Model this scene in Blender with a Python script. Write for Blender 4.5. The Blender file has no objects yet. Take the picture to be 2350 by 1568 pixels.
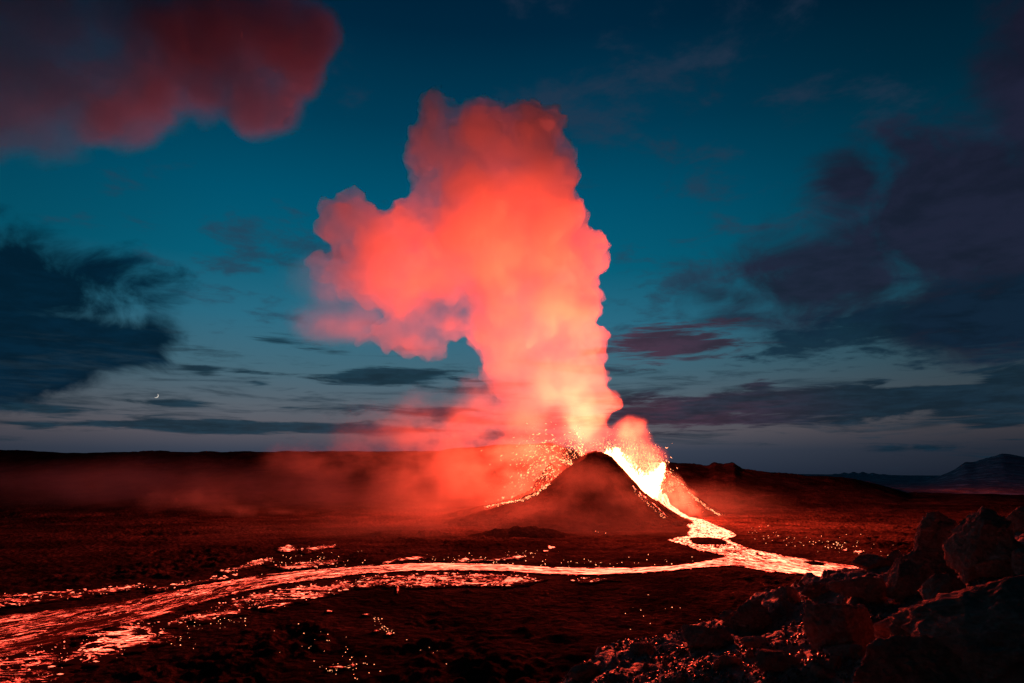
import bpy, bmesh, math, random
import numpy as np
from mathutils import Vector

S = bpy.context.scene
COL = S.collection
R = math.radians

# ------------------------------------------------------------------ camera
EYE = np.array([0.0, 0.0, 40.0])
PITCH = R(10.9)
FPX = 2350 * 24.0 / 36.0                       # focal length in the units used for directions below
cam_d = bpy.data.cameras.new("camera")
cam_d.lens = 24.0
cam_d.sensor_width = 36.0
cam_d.clip_start = 0.2
cam_d.clip_end = 60000.0
cam = bpy.data.objects.new("camera", cam_d)
cam.location = EYE
cam.rotation_euler = (math.pi / 2 + PITCH, 0, 0)
COL.objects.link(cam)
S.camera = cam

# ------------------------------------------------------------------ render settings
S.view_settings.view_transform = 'Standard'
S.view_settings.look = 'None'
S.view_settings.exposure = 0.0
S.view_settings.gamma = 1.0
cy = S.cycles
cy.use_denoising = True
cy.use_adaptive_sampling = True
cy.adaptive_threshold = 0.02
cy.max_bounces = 14
cy.diffuse_bounces = 2
cy.glossy_bounces = 1
cy.transmission_bounces = 0
cy.volume_bounces = 12
cy.transparent_max_bounces = 8
cy.volume_step_rate = 1.0
cy.volume_max_steps = 96
cy.sample_clamp_indirect = 4.0
cy.sample_clamp_direct = 0.0


# ------------------------------------------------------------------ node helper
class NT:
    def __init__(self, tree):
        self.t = tree
        self.n = tree.nodes
        self.n.clear()

    def node(self, typ, **kw):
        nd = self.n.new(typ)
        for k, v in kw.items():
            setattr(nd, k, v)
        return nd

    def put(self, sock, v):
        if isinstance(v, bpy.types.NodeSocket):
            self.t.links.new(v, sock)
        elif v is not None:
            sock.default_value = v

    def m(self, op, a, b=None, c=None, clamp=False):
        nd = self.node('ShaderNodeMath', operation=op)
        nd.use_clamp = clamp
        self.put(nd.inputs[0], a)
        if b is not None:
            self.put(nd.inputs[1], b)
        if c is not None:
            self.put(nd.inputs[2], c)
        return nd.outputs[0]

    def v(self, op, a, b=None, scale=None):
        nd = self.node('ShaderNodeVectorMath', operation=op)
        self.put(nd.inputs[0], a)
        if b is not None:
            self.put(nd.inputs[1], b)
        if scale is not None:
            self.put(nd.inputs['Scale'], scale)
        return nd.outputs['Value'] if op in ('LENGTH', 'DOT_PRODUCT', 'DISTANCE') else nd.outputs[0]

    def sep(self, a):
        nd = self.node('ShaderNodeSeparateXYZ')
        self.put(nd.inputs[0], a)
        return nd.outputs

    def comb(self, x, y, z):
        nd = self.node('ShaderNodeCombineXYZ')
        for s, q in zip(nd.inputs, (x, y, z)):
            self.put(s, q)
        return nd.outputs[0]

    def noise(self, vec, scale, detail=4, rough=0.55, dist=0.0, typ='FBM'):
        nd = self.node('ShaderNodeTexNoise')
        nd.noise_type = typ
        self.put(nd.inputs['Vector'], vec)
        nd.inputs['Scale'].default_value = scale
        nd.inputs['Detail'].default_value = detail
        nd.inputs['Roughness'].default_value = rough
        nd.inputs['Distortion'].default_value = dist
        return nd.outputs['Fac']

    def smooth(self, x, a, b, lo=0.0, hi=1.0):
        nd = self.node('ShaderNodeMapRange', interpolation_type='SMOOTHSTEP')
        self.put(nd.inputs['Value'], x)
        self.put(nd.inputs['From Min'], a)
        self.put(nd.inputs['From Max'], b)
        nd.inputs['To Min'].default_value = lo
        nd.inputs['To Max'].default_value = hi
        return nd.outputs[0]

    def ramp(self, x, stops, interp='LINEAR'):
        nd = self.node('ShaderNodeValToRGB')
        nd.color_ramp.interpolation = interp
        e = nd.color_ramp.elements
        while len(e) < len(stops):
            e.new(0.5)
        for el, (p, c) in zip(e, stops):
            el.position = p
            el.color = (*c, 1.0)
        self.put(nd.inputs[0], x)
        return nd.outputs[0]

    def mix(self, f, a, b, blend='MIX'):
        nd = self.node('ShaderNodeMix', data_type='RGBA', blend_type=blend)
        self.put(nd.inputs[0], f)
        self.put(nd.inputs[6], a)
        self.put(nd.inputs[7], b)
        return nd.outputs[2]


def lin(r, g, b):
    f = lambda c: c / 12.92 if c <= 0.04045 else ((c + 0.055) / 1.055) ** 2.4
    return tuple(f(q / 255.0) for q in (r, g, b))


# ------------------------------------------------------------------ directions
CP, SP = math.cos(PITCH), math.sin(PITCH)


def ray(px, py):
    a = (px - 1175.0) / FPX
    b = (784.0 - py) / FPX
    return np.array([a, CP - b * SP, SP + b * CP])


def at_y(px, py, Y):
    d = ray(px, py)
    return EYE + d * (Y / d[1])


def at_z(px, py, z=0.0):
    d = ray(px, py)
    return EYE + d * ((z - EYE[2]) / d[2])


def azel(px, py):
    d = ray(px, py)
    d = d / np.linalg.norm(d)
    return math.atan2(d[0], d[1]), math.asin(d[2])


# ------------------------------------------------------------------ world: dusk sky with cloud layers
world = bpy.data.worlds.new("World")
S.world = world
world.use_nodes = True
w = NT(world.node_tree)
tc = w.node('ShaderNodeTexCoord')
d3 = w.v('NORMALIZE', tc.outputs['Generated'])
dx, dy, dz = w.sep(d3)
az = w.m('ARCTAN2', dx, dy)
el = w.m('ARCSINE', dz)
eldeg = w.m('MULTIPLY', el, 180 / math.pi)
sky = w.ramp(w.smooth(eldeg, 0, 44), [(0, (0, 0, 0)), (1, (1, 1, 1))])
elf = w.m('DIVIDE', w.m('MAXIMUM', eldeg, 0.0), 44.0)
zen = w.smooth(eldeg, 38, 75, 1.0, 0.4)
sky = w.ramp(elf, [
    (0.000, lin(42, 52, 70)), (0.040, lin(58, 66, 82)), (0.075, lin(92, 88, 96)), (0.12, lin(88, 98, 108)),
    (0.19, lin(68, 104, 120)), (0.28, lin(42, 106, 130)), (0.38, lin(6, 94, 120)), (0.50, lin(0, 82, 110)),
    (0.64, lin(0, 60, 86)), (0.80, lin(0, 38, 62)), (1.0, lin(0, 20, 40))])
azf = w.m('ADD', w.m('MULTIPLY', w.smooth(az, R(4), R(42)), -0.58), 1.0)
azg = w.m('ADD', w.m('MULTIPLY', w.smooth(az, R(-20), R(-44)), -0.35), 1.0)
back = w.m('MULTIPLY', w.m('MULTIPLY', azf, azg), zen)
back = w.m('MULTIPLY', back, w.smooth(w.m('ABSOLUTE', az), R(45), R(100), 1.0, 0.15))
sky = w.mix(1.0, sky, w.comb(back, back, back), 'MULTIPLY')

flat = w.m('ADD', w.m('MAXIMUM', dz, 0.0), 0.10)
pl = w.comb(w.m('DIVIDE', dx, flat), w.m('DIVIDE', dy, flat), 0.0)
nA = w.noise(pl, 1.7, 7, 0.60, 0.3)
nB = w.noise(w.v('ADD', pl, (7.3, 2.1, 5.0)), 4.5, 6, 0.6, 0.2)
ang = w.comb(az, w.m('MULTIPLY', el, 1.6), 0.3)
nC = w.noise(ang, 9.0, 7, 0.58, 0.5)
nS = w.noise(w.comb(w.m('MULTIPLY', az, 7.0), w.m('MULTIPLY', el, 60.0), 1.7), 1.0, 6, 0.62, 0.4)


def blobs(lst):
    out = None
    for (px, py, hw, hh, k) in lst:
        a0, e0 = azel(px, py)
        wa = hw / FPX * math.cos(a0) ** 2 * 1.05
        we = hh / FPX
        qa = w.m('DIVIDE', w.m('SUBTRACT', az, a0), wa)
        qe = w.m('DIVIDE', w.m('SUBTRACT', el, e0), we)
        r2 = w.m('ADD', w.m('MULTIPLY', qa, qa), w.m('MULTIPLY', qe, qe))
        o = w.m('MULTIPLY', w.m('SUBTRACT', 1.0, w.m('SQRT', r2)), k)
        out = o if out is None else w.m('MAXIMUM', out, o)
    return out


def layer(base, lst, noise, amp, soft, col, opac):
    f = w.m('ADD', blobs(lst), w.m('MULTIPLY', w.m('SUBTRACT', noise, 0.5), amp))
    f = w.smooth(f, 0.0, soft)
    tone = w.smooth(w.m('ADD', nB, w.m('MULTIPLY', nC, 0.6)), 0.62, 0.98, 0.7, 1.12)
    col = w.mix(1.0, col, w.comb(tone, tone, tone), 'MULTIPLY')
    return w.mix(w.m('MULTIPLY', f, opac), base, col)


warm = w.m('MULTIPLY', w.smooth(az, R(30), R(7)), 1.0)
# thin broken high cloud, upper middle
sky = layer(sky, [(1560, 230, 420, 230, .5), (1480, 640, 180, 110, .5), (560, 620, 260, 90, .5)], nB, 6.0, 1.4, (*lin(38, 50, 70), 1), 0.6)
# big soft bank on the dark side
sky = layer(sky, [(2180, 500, 430, 250, 2.6), (2420, 200, 300, 290, 2.4), (1900, 640, 420, 150, 1.9), (2330, 680, 500, 160, 2.6), (1960, 430, 160, 130, 2.0), (1700, 690, 250, 90, 1.4)],
            nC, 3.4, 1.5, (*lin(30, 30, 50), 1), 0.9)
sky = layer(sky, [(2280, 730, 440, 90, 2.0), (1850, 790, 160, 45, 1.3), (2050, 750, 300, 75, 1.6)], nB, 4.5, 1.1, (*lin(10, 34, 52), 1), 0.8)
# left bank
sky = layer(sky, [(90, 800, 390, 135, 3.2), (0, 650, 480, 130, 3.0), (-60, 880, 400, 60, 2.4), (330, 785, 130, 80, 2.4)], nC, 4.8, 1.3, (*lin(2, 32, 52), 1), 0.97)
# low streaks
colR = w.mix(warm, (*lin(16, 40, 56), 1), (*lin(74, 44, 62), 1))  # redder towards the plume: lava glow put into the cloud colour
sky = layer(sky, [(1550, 790, 185, 48, 1.6), (1950, 922, 600, 38, 2.6), (1640, 962, 380, 24, 1.5), (2330, 890, 180, 55, 1.7), (2020, 880, 60, 14, 1.),
                  (1740, 885, 45, 20, .8), (2260, 1030, 320, 18, 1.), (2290, 975, 90, 9, 1.), (1510, 945, 170, 42, 1.8), (2150, 915, 250, 40, 1.8)], nS, 5.0, 0.8, colR, 0.9)
sky = layer(sky, [(100, 942, 150, 14, 1.4), (410, 925, 150, 9, 1.4), (620, 982, 440, 18, 3.0), (890, 868, 190, 24, 1.5), (470, 852, 60, 17, 1.), (1000, 960, 180, 40, 1.),
                  (570, 855, 110, 7, 1.), (600, 880, 40, 8, 1.), (90, 978, 60, 9, 1.), (250, 950, 90, 7, 1.), (660, 935, 70, 5, 1.), (640, 780, 70, 18, .6), (20, 1010, 100, 8, 1.)],
            nS, 5.0, 0.9, (*lin(20, 50, 66), 1), 0.88)
sky = layer(sky, [(1175, 935, 2600, 75, .55), (300, 860, 700, 60, .5)], nS, 5.5, 1.0, (*lin(30, 50, 64), 1), 0.6)
bg = w.node('ShaderNodeBackground')
w.put(bg.inputs['Color'], sky)
bg.inputs['Strength'].default_value = 1.0
wo = w.node('ShaderNodeOutputWorld')
w.t.links.new(bg.outputs[0], wo.inputs['Surface'])


# ------------------------------------------------------------------ numeric noise
def _hash(ix, iy, iz, k):
    h = (ix.astype(np.int64) * 374761393 + iy.astype(np.int64) * 668265263 + iz.astype(np.int64) * 2147483647 + k * 974711) & 0xFFFFFFFF
    h = ((h ^ (h >> 13)) * 1274126177) & 0xFFFFFFFF
    h = (h ^ (h >> 16)) & 0xFFFFFFFF
    return h / 4294967295.0 * 2 - 1


def vnoise(x, y, z, k=0):
    x, y, z = np.broadcast_arrays(np.asarray(x, float), np.asarray(y, float), np.asarray(z, float))
    ix, iy, iz = np.floor(x), np.floor(y), np.floor(z)
    fx, fy, fz = x - ix, y - iy, z - iz
    ux, uy, uz = (t * t * t * (t * (t * 6 - 15) + 10) for t in (fx, fy, fz))
    out = 0
    for a in (0, 1):
        for b in (0, 1):
            for c in (0, 1):
                gx = _hash(ix + a, iy + b, iz + c, k)
                gy = _hash(ix + a, iy + b, iz + c, k + 1)
                gz = _hash(ix + a, iy + b, iz + c, k + 2)
                dot = gx * (fx - a) + gy * (fy - b) + gz * (fz - c)
                out = out + dot * (ux if a else 1 - ux) * (uy if b else 1 - uy) * (uz if c else 1 - uz)
    return out * 1.4


def fbm(x, y, z=0.0, oct=4, k=0, rough=0.5, kind='n'):
    s, a, f = 0, 1.0, 1.0
    for i in range(oct):
        n = vnoise(np.asarray(x) * f, np.asarray(y) * f, np.asarray(z) * f + i * 3.7, k + i * 11)
        if kind == 'b':
            n = np.abs(n) * 2 - 0.5
        elif kind == 'r':
            n = 0.5 - np.abs(n) * 2
        s = s + a * n
        a *= rough
        f *= 2.03
    return s


def sst(a, b, x):
    t = np.clip((x - a) / (b - a), 0, 1)
    return t * t * (3 - 2 * t)


# ------------------------------------------------------------------ object helpers
def link(name, me, mat=None, parent=None):
    o = bpy.data.objects.new(name, me)
    COL.objects.link(o)
    if mat is not None:
        me.materials.append(mat)
    if parent is not None:
        o.parent = parent
    return o


def tag(o, label=None, cat=None, group=None, kind=None):
    if label:
        o['label'] = label
    if cat:
        o['category'] = cat
    if group:
        o['group'] = group
    if kind:
        o['kind'] = kind
    return o


def mesh_np(name, verts, faces, smooth=True):
    """verts n x 3, faces m x k numpy arrays"""
    me = bpy.data.meshes.new(name)
    verts = np.asarray(verts, np.float32)
    faces = np.asarray(faces, np.int32)
    k = faces.shape[1]
    me.vertices.add(len(verts))
    me.vertices.foreach_set('co', verts.ravel())
    me.loops.add(faces.size)
    me.loops.foreach_set('vertex_index', faces.ravel())
    me.polygons.add(len(faces))
    me.polygons.foreach_set('loop_start', np.arange(0, faces.size, k, dtype=np.int32))
    me.polygons.foreach_set('loop_total', np.full(len(faces), k, np.int32))
    me.update(calc_edges=True)
    me.validate()
    if smooth:
        me.polygons.foreach_set('use_smooth', np.ones(len(me.polygons), bool))
    return me


def grid_faces(nr, nc):
    i = np.arange(nr * nc).reshape(nr, nc)
    return np.stack([i[:-1, :-1], i[:-1, 1:], i[1:, 1:], i[1:, :-1]], -1).reshape(-1, 4)


def empty(name, loc):
    o = bpy.data.objects.new(name, None)
    o.location = loc
    COL.objects.link(o)
    bpy.context.view_layer.update()
    return o


# ------------------------------------------------------------------ materials
def rock_mat(name, c1, c2, scale, bump=0.6, dist=0.5, rough=0.9, spec=0.0, fine=6.0, snow=None, macro=None):
    mt = bpy.data.materials.new(name)
    mt.use_nodes = True
    n = NT(mt.node_tree)
    p = n.node('ShaderNodeNewGeometry').outputs['Position']
    a = n.noise(p, scale, 8, 0.62, 0.4)
    b = n.noise(p, scale * fine, 6, 0.65)
    f = n.m('ADD', n.m('MULTIPLY', a, 0.6), n.m('MULTIPLY', b, 0.4))
    col = n.ramp(f, [(0.40, c1), (0.62, c2)])
    if macro:
        mc_ = n.smooth(n.noise(p, macro, 4, 0.6), 0.36, 0.64, 0.45, 1.3)
        col = n.mix(1.0, col, n.comb(mc_, mc_, mc_), 'MULTIPLY')
    if snow:
        sN = n.noise(n.v('MULTIPLY', p, (1, 1, 3.0)), snow[0], 7, 0.7)
        col = n.mix(n.smooth(sN, snow[1], snow[1] + 0.12), col, (*snow[2], 1))
    bs = n.node('ShaderNodeBsdfPrincipled')
    n.put(bs.inputs['Base Color'], col)
    bs.inputs['Roughness'].default_value = rough
    bs.inputs['Specular IOR Level'].default_value = spec
    vor = n.node('ShaderNodeTexVoronoi')
    vor.feature = 'F1'
    n.put(vor.inputs['Vector'], n.v('ADD', p, n.v('SCALE', n.comb(b, a, b), scale=0.6 / (scale * fine))))
    vor.inputs['Scale'].default_value = scale * fine * 0.8
    h = n.m('ADD', n.m('MULTIPLY', f, 1.0), n.m('MULTIPLY', vor.outputs['Distance'], 0.35))
    bp = n.node('ShaderNodeBump')
    bp.inputs['Strength'].default_value = bump
    bp.inputs['Distance'].default_value = dist
    n.put(bp.inputs['Height'], h)
    n.t.links.new(bp.outputs[0], bs.inputs['Normal'])
    out = n.node('ShaderNodeOutputMaterial')
    n.t.links.new(bs.outputs[0], out.inputs['Surface'])
    return mt


M_valley = rock_mat('valley_rock', (0.028, 0.018, 0.016), (0.095, 0.056, 0.048), 0.06, 1.0, 2.5, fine=8, macro=0.014)
M_cone = rock_mat('cinder', (0.014, 0.009, 0.008), (0.055, 0.032, 0.028), 0.12, 0.9, 1.2, fine=8)
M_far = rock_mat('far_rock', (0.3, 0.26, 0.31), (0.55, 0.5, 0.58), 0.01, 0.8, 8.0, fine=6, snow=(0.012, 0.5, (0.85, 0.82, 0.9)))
M_slope = rock_mat('slope_soil', (0.15, 0.10, 0.075), (0.52, 0.35, 0.26), 1.4, 1.0, 0.12, rough=0.7, spec=0.5, fine=9)
M_rock = rock_mat('basalt', (0.26, 0.17, 0.13), (0.58, 0.39, 0.30), 1.6, 1.0, 0.10, fine=8, snow=(1.1, 0.57, (0.62, 0.5, 0.42)))


def lava_mat(name, gain, su, sv, thr, soft=0.3, mixr=0.38, patchy=0.55, base=0.012, thin=7.0, crust=(0.05, 0.028, 0.024), top=(1, 0.135, 0.072)):
    """glowing melt showing between floating crust; attributes: flow (m along, m across), inside (m from the bank), heat"""
    mt = bpy.data.materials.new(name)
    mt.use_nodes = True
    n = NT(mt.node_tree)
    at = n.node('ShaderNodeAttribute'); at.attribute_name = 'flow'
    ai = n.node('ShaderNodeAttribute'); ai.attribute_name = 'inside'
    ah = n.node('ShaderNodeAttribute'); ah.attribute_name = 'melt'
    fl = at.outputs['Vector']
    st = n.v('MULTIPLY', fl, (su, sv, 1.0))
    n1 = n.noise(st, 1.0, 6, 0.62, 0.8)
    n2 = n.noise(n.v('MULTIPLY', fl, (su * 4.0, sv * 3.0, 1.0)), 1.0, 5, 0.65, 0.4)
    rid = n.m('ABSOLUTE', n.m('SUBTRACT', n1, 0.5))
    rid = n.m('SUBTRACT', 1.0, n.m('MULTIPLY', rid, thin), clamp=True)          # thin seams
    n3 = n.noise(n.v('MULTIPLY', fl, (0.05, 0.08, 1.0)), 1.0, 4, 0.6)
    x = n.m('ADD', n.m('MULTIPLY', rid, mixr), n.m('MULTIPLY', n2, 1.0 - mixr))
    x = n.m('ADD', x, n.m('MULTIPLY', n.m('SUBTRACT', n3, 0.5), patchy))
    x = n.m('ADD', x, n.m('SUBTRACT', ah.outputs['Fac'], 0.5))
    hot = n.smooth(x, thr, thr + soft)
    edge = n.smooth(n.m('ADD', ai.outputs['Fac'], n.m('MULTIPLY', n.m('SUBTRACT', n2, 0.5), 3.0)), 0.0, 0.9)
    hot = n.m('MULTIPLY', hot, edge)
    col = n.ramp(hot, [(0.0, (1, 0.03, 0.012)), (0.4, (1, 0.055, 0.032)), (0.75, (1, 0.09, 0.048)), (1.0, top)])
    vary = n.smooth(n.noise(n.v('MULTIPLY', fl, (su * 2.2, sv * 1.6, 1.0)), 1.0, 3, 0.6), 0.33, 0.66, 0.4, 1.3)
    stg = n.m('ADD', n.m('MULTIPLY', n.m('MULTIPLY', n.m('POWER', hot, 1.5), gain), vary), n.m('MULTIPLY', edge, base))
    em = n.node('ShaderNodeEmission')
    n.put(em.inputs['Color'], col)
    n.put(em.inputs['Strength'], stg)
    df = n.node('ShaderNodeBsdfDiffuse')
    df.inputs['Color'].default_value = (*crust, 1)
    ad = n.node('ShaderNodeAddShader')
    n.t.links.new(em.outputs[0], ad.inputs[0])
    n.t.links.new(df.outputs[0], ad.inputs[1])
    out = n.node('ShaderNodeOutputMaterial')
    n.t.links.new(ad.outputs[0], out.inputs['Surface'])
    return mt


M_river = lava_mat('molten_river', 6.0, 0.075, 0.36, 0.66, 0.26, 0.66, base=0.03, thin=11.0)
M_pool = lava_mat('molten_pool', 7.0, 0.09, 0.36, 0.62, 0.30, 0.5, top=(1, 0.20, 0.10))
M_ember = lava_mat('ember_crust', 5.5, 0.12, 0.17, 0.62, 0.24, 0.66, 0.75, 0.006, thin=11.0)
for mt in (M_ember,):
    mt.cycles.emission_sampling = 'NONE'


def glow_mat(name, col, s, sampling='NONE'):
    mt = bpy.data.materials.new(name)
    mt.use_nodes = True
    n = NT(mt.node_tree)
    em = n.node('ShaderNodeEmission')
    em.inputs['Color'].default_value = (*col, 1)
    em.inputs['Strength'].default_value = s
    out = n.node('ShaderNodeOutputMaterial')
    n.t.links.new(em.outputs[0], out.inputs['Surface'])
    mt.cycles.emission_sampling = sampling
    return mt


M_core = glow_mat('white_hot_lava', (1, 0.46, 0.17), 8.0)
M_spark = glow_mat('spatter_glow', (1, 0.30, 0.13), 4.0)
M_sparkmid = glow_mat('ember_glow', (1, 0.15, 0.08), 3.0)
M_sparkdim = glow_mat('cooling_spatter', (1, 0.10, 0.045), 1.1)
M_moon = glow_mat('moonlit', (1.0, 0.93, 0.84), 0.6)


def smoke_mat(name, dens, nscale, contrast, detail=3, col=(0.94, 0.94, 0.95), grad=None, aniso=0.0, floor=0.0, step=None):
    mt = bpy.data.materials.new(name)
    mt.use_nodes = True
    n = NT(mt.node_tree)
    p = n.node('ShaderNodeNewGeometry').outputs['Position']
    pv = n.node('ShaderNodeVolumePrincipled')
    pv.inputs['Color'].default_value = (*col, 1)
    pv.inputs['Anisotropy'].default_value = aniso
    pv.inputs['Density'].default_value = dens
    if contrast:
        f = n.noise(p, nscale, detail, 0.55, 0.0)
        f = n.smooth(f, 0.5 - contrast, 0.5 + contrast)
        f = n.m('ADD', n.m('MULTIPLY', f, 1.0 - floor), floor)
        dn = n.m('MULTIPLY', f, dens)
        if grad:
            for (p0, p1, lo) in grad:
                ax = np.array(p1) - np.array(p0)
                L = float(ax @ ax)
                t = n.v('DOT_PRODUCT', n.v('SUBTRACT', p, tuple(p0)), tuple(ax / L))
                dn = n.m('MULTIPLY', dn, n.smooth(t, 0.0, 1.0, lo, 1.0))
        n.put(pv.inputs['Density'], dn)
    out = n.node('ShaderNodeOutputMaterial')
    n.t.links.new(pv.outputs[0], out.inputs['Volume'])
    return mt


# ------------------------------------------------------------------ terrain heights
def crest(px_list, Y):
    pts = np.array([at_y(a, b, Y) for a, b in px_list])
    return pts[:, 0], pts[:, 2]


RX, RZ = crest([(1300, 1062), (1400, 1058), (1530, 1060), (1580, 1066), (1625, 1072), (1640, 1064), (1660, 1067), (1683, 1063), (1700, 1075), (1740, 1084), (1800, 1088),
                (1850, 1094), (1900, 1094), (1960, 1100), (2010, 1112), (2060, 1126), (2110, 1142), (2180, 1158), (2260, 1172), (2400, 1184)], 1150.0)
LX, LZ = crest([(-900, 1034), (-300, 1034), (0, 1032), (40, 1033), (100, 1038), (200, 1039), (330, 1038), (370, 1035), (420, 1038), (700, 1037), (1000, 1036), (1160, 1020), (1260, 1018), (1340, 1040),
                (1420, 1070), (1500, 1120)], 1350.0)
FX, FZ = crest([(1990, 1140), (2060, 1126), (2120, 1108), (2150, 1098), (2190, 1082), (2215, 1066), (2238, 1065), (2262, 1056), (2300, 1046), (2335, 1050), (2420, 1062), (2600, 1110)], 3200.0)
GX, GZ = crest([(1500, 1089), (1820, 1089), (1940, 1090), (1958, 1087), (1965, 1083), (1974, 1087), (1990, 1090), (2080, 1092), (2160, 1094), (2600, 1093)], 9000.0)


LAVA = {}


def relief(x, y):
    # broken lumpy lava ground, smooth only under the flows
    if not LAVA:
        return 0.0
    g, gx, gy = LAVA['g'], LAVA['x'], LAVA['y']
    fx = np.clip((x - gx[0]) / (gx[1] - gx[0]), 0, len(gx) - 1.001)
    fy = np.clip((y - gy[0]) / (gy[1] - gy[0]), 0, len(gy) - 1.001)
    ix, iy = fx.astype(int), fy.astype(int)
    ax, ay = fx - ix, fy - iy
    d = g[iy, ix] * (1 - ax) * (1 - ay) + g[iy, ix + 1] * ax * (1 - ay) + g[iy + 1, ix] * (1 - ax) * ay + g[iy + 1, ix + 1] * ax * ay
    m = sst(2.0, 14.0, d) * (0.35 + 0.65 * sst(-0.1, 0.4, fbm(x / 90, y / 90, 0, 3, 15)))
    return m * (1.3 * fbm(x / 24, y / 24, 0, 4, 16, 0.55) + 0.9 * fbm(x / 8, y / 8, 0, 4, 17, 0.6, 'b') + 0.25)


def terrain(x, y):
    x = np.asarray(x, float); y = np.asarray(y, float)
    z = 0.10 * fbm(x / 9, y / 9, 0, 3, 3) + 0.07 * fbm(x / 2.6, y / 2.6, 0, 3, 5, 0.6, 'b')
    rough = sst(560, 720, y) * 2.0 + sst(330, 420, y) * 0.4
    z = z + rough * fbm(x / 60, y / 60, 0, 5, 9)
    z = z + relief(x, y)
    # plateau behind, left of the cone
    h = np.interp(x, LX, LZ)
    t = sst(640, 1350, y)
    t2 = np.where(y < 1350, t, 1.0)
    left = h * (0.72 * t2 + 0.28 * sst(1150, 1350, y)) * (1 - 0.6 * sst(1350, 2600, y))
    left = left + sst(760, 950, y) * (1 - sst(1340, 1360, y)) * 5.0 * fbm(x / 160, y / 110, 0, 5, 21) * (1 - sst(1200, 1340, y) * 0.8)
    left = np.where(h > 0, left, 0)
    # ridge to the right
    yc = np.clip(y, 500, None)
    hr = np.interp(x * 1150 / yc, RX, RZ, left=0.0)
    fr = sst(720, 1150, y) ** 1.25 * (1 - sst(1150, 1900, y))
    right = np.maximum(hr, -6) * fr + fr * 1.5 * fbm(x / 40, y / 40, 0, 4, 33) + np.where(np.abs(y - 1150) < 60, 1.6, 0) * np.abs(fbm(x / 8, y / 12, 0, 3, 41)) * sst(170, 330, x) * (1 - sst(480, 520, x))
    # far mountain and far plain
    hf = np.interp(x * 3200 / yc, FX, FZ, left=0.0, right=0.0) * np.exp(-((y - 3200) / np.where(y < 3200, 1050.0, 620.0)) ** 2)
    hf = hf * (1 + 0.10 * fbm(x / 160, y / 160, 0, 5, 51)) - 0.0
    hg = np.interp(x, GX, GZ, left=0.0, right=0.0) * np.exp(-((y - 9000) / 700.0) ** 2) + sst(3800, 6000, y) * 3 * fbm(x / 500, y / 500, 0, 4, 61)
    return z + np.maximum.reduce([left, right, np.zeros_like(z)]) + np.maximum(hf, 0) + hg


# cone: three humps round an open crater
def hump(px, py, Y, right, left, back=1.0, front=1.0):
    c = at_y(px, py, Y)
    k = Y / CP / FPX * 1.0
    rr = [0] + [(a - px) * k for a, b in right] + [400]
    rz = [c[2]] + [at_y(a, b, Y)[2] for a, b in right] + [-60]
    lr = [0] + [(px - a) * k for a, b in left] + [400]
    lz = [c[2]] + [at_y(a, b, Y)[2] for a, b in left] + [-60]
    return c, np.array(rr), np.array(rz), np.array(lr), np.array(lz), back, front


H1 = hump(1368, 1035, 600, [(1385, 1039), (1402, 1049), (1432, 1084), (1470, 1131), (1500, 1152), (1545, 1186), (1590, 1204)],
          [(1352, 1039), (1338, 1047), (1322, 1062), (1296, 1082), (1268, 1108), (1235, 1130), (1195, 1146), (1130, 1170), (1070, 1188), (1000, 1205)], 0.8, 1.0)
H2 = hump(1527, 1066, 690, [(1540, 1082), (1562, 1107), (1600, 1145), (1640, 1174), (1668, 1188), (1720, 1200)],
          [(1515, 1085), (1500, 1112), (1480, 1150), (1470, 1180)], 1.0, 0.75)
H3 = hump(1262, 1060, 680, [(1290, 1085), (1320, 1130), (1350, 1165)],
          [(1245, 1085), (1216, 1128), (1175, 1146), (1115, 1163), (1060, 1175), (1000, 1190)], 1.0, 0.8)


def hump_h(H, x, y, k):
    c, rr, rz, lr, lz, back, front = H
    X = x - c[0]
    Yy = (y - c[1])
    Yy = np.where(Yy > 0, Yy * back, Yy / front)
    r = np.hypot(X, Yy)
    th = np.arctan2(X, -Yy)
    r = r * (1 + 0.05 * vnoise(np.sin(th) * 2.2, np.cos(th) * 2.2, r / 60.0, k))
    wr = 0.5 + 0.5 * X / np.maximum(r, 1e-6)
    zr = np.interp(r, rr, rz)
    zl = np.interp(r, lr, lz)
    return zr * wr + zl * (1 - wr)


def cone(x, y, detail=True):
    x = np.asarray(x, float); y = np.asarray(y, float)
    a, b, c = hump_h(H1, x, y, 70), hump_h(H2, x, y, 80), hump_h(H3, x, y, 90)
    z = np.maximum(a, np.maximum(b, c))
    # breach and crater floor
    vx, vy = VENT[0], VENT[1]
    d = np.hypot((x - vx) / 30.0, (y - vy) / 22.0)
    z = z - 6 * np.exp(-d * d)
    if detail:
        gul = fbm(x / 7.0, y / 7.0, z / 14.0, 4, 101, 0.55)
        z = z + 1.2 * gul + 0.5 * fbm(x / 1.9, y / 1.9, 0, 3, 120)
    return z


VENT = at_y(1462, 1110, 645)

# ------------------------------------------------------------------ where the lava lies
def seg_dist(P, A, B):
    d = B - A
    t = np.clip(((P - A) @ d) / max(d @ d, 1e-9), 0, 1)
    q = A + t[:, None] * d
    return np.hypot(*(P - q).T), t


def in_poly(P, poly):
    x, y = P.T
    ins = np.zeros(len(P), bool)
    j = len(poly) - 1
    for i in range(len(poly)):
        xi, yi = poly[i]; xj, yj = poly[j]
        c = ((yi > y) != (yj > y)) & (x < (xj - xi) * (y - yi) / (yj - yi + 1e-12) + xi)
        ins ^= c
        j = i
    return ins


def poly_sdf(P, poly):
    d = np.full(len(P), 1e9)
    for i in range(len(poly)):
        dd, _ = seg_dist(P, poly[i - 1], poly[i])
        d = np.minimum(d, dd)
    return np.where(in_poly(P, poly), d, -d)


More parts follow.
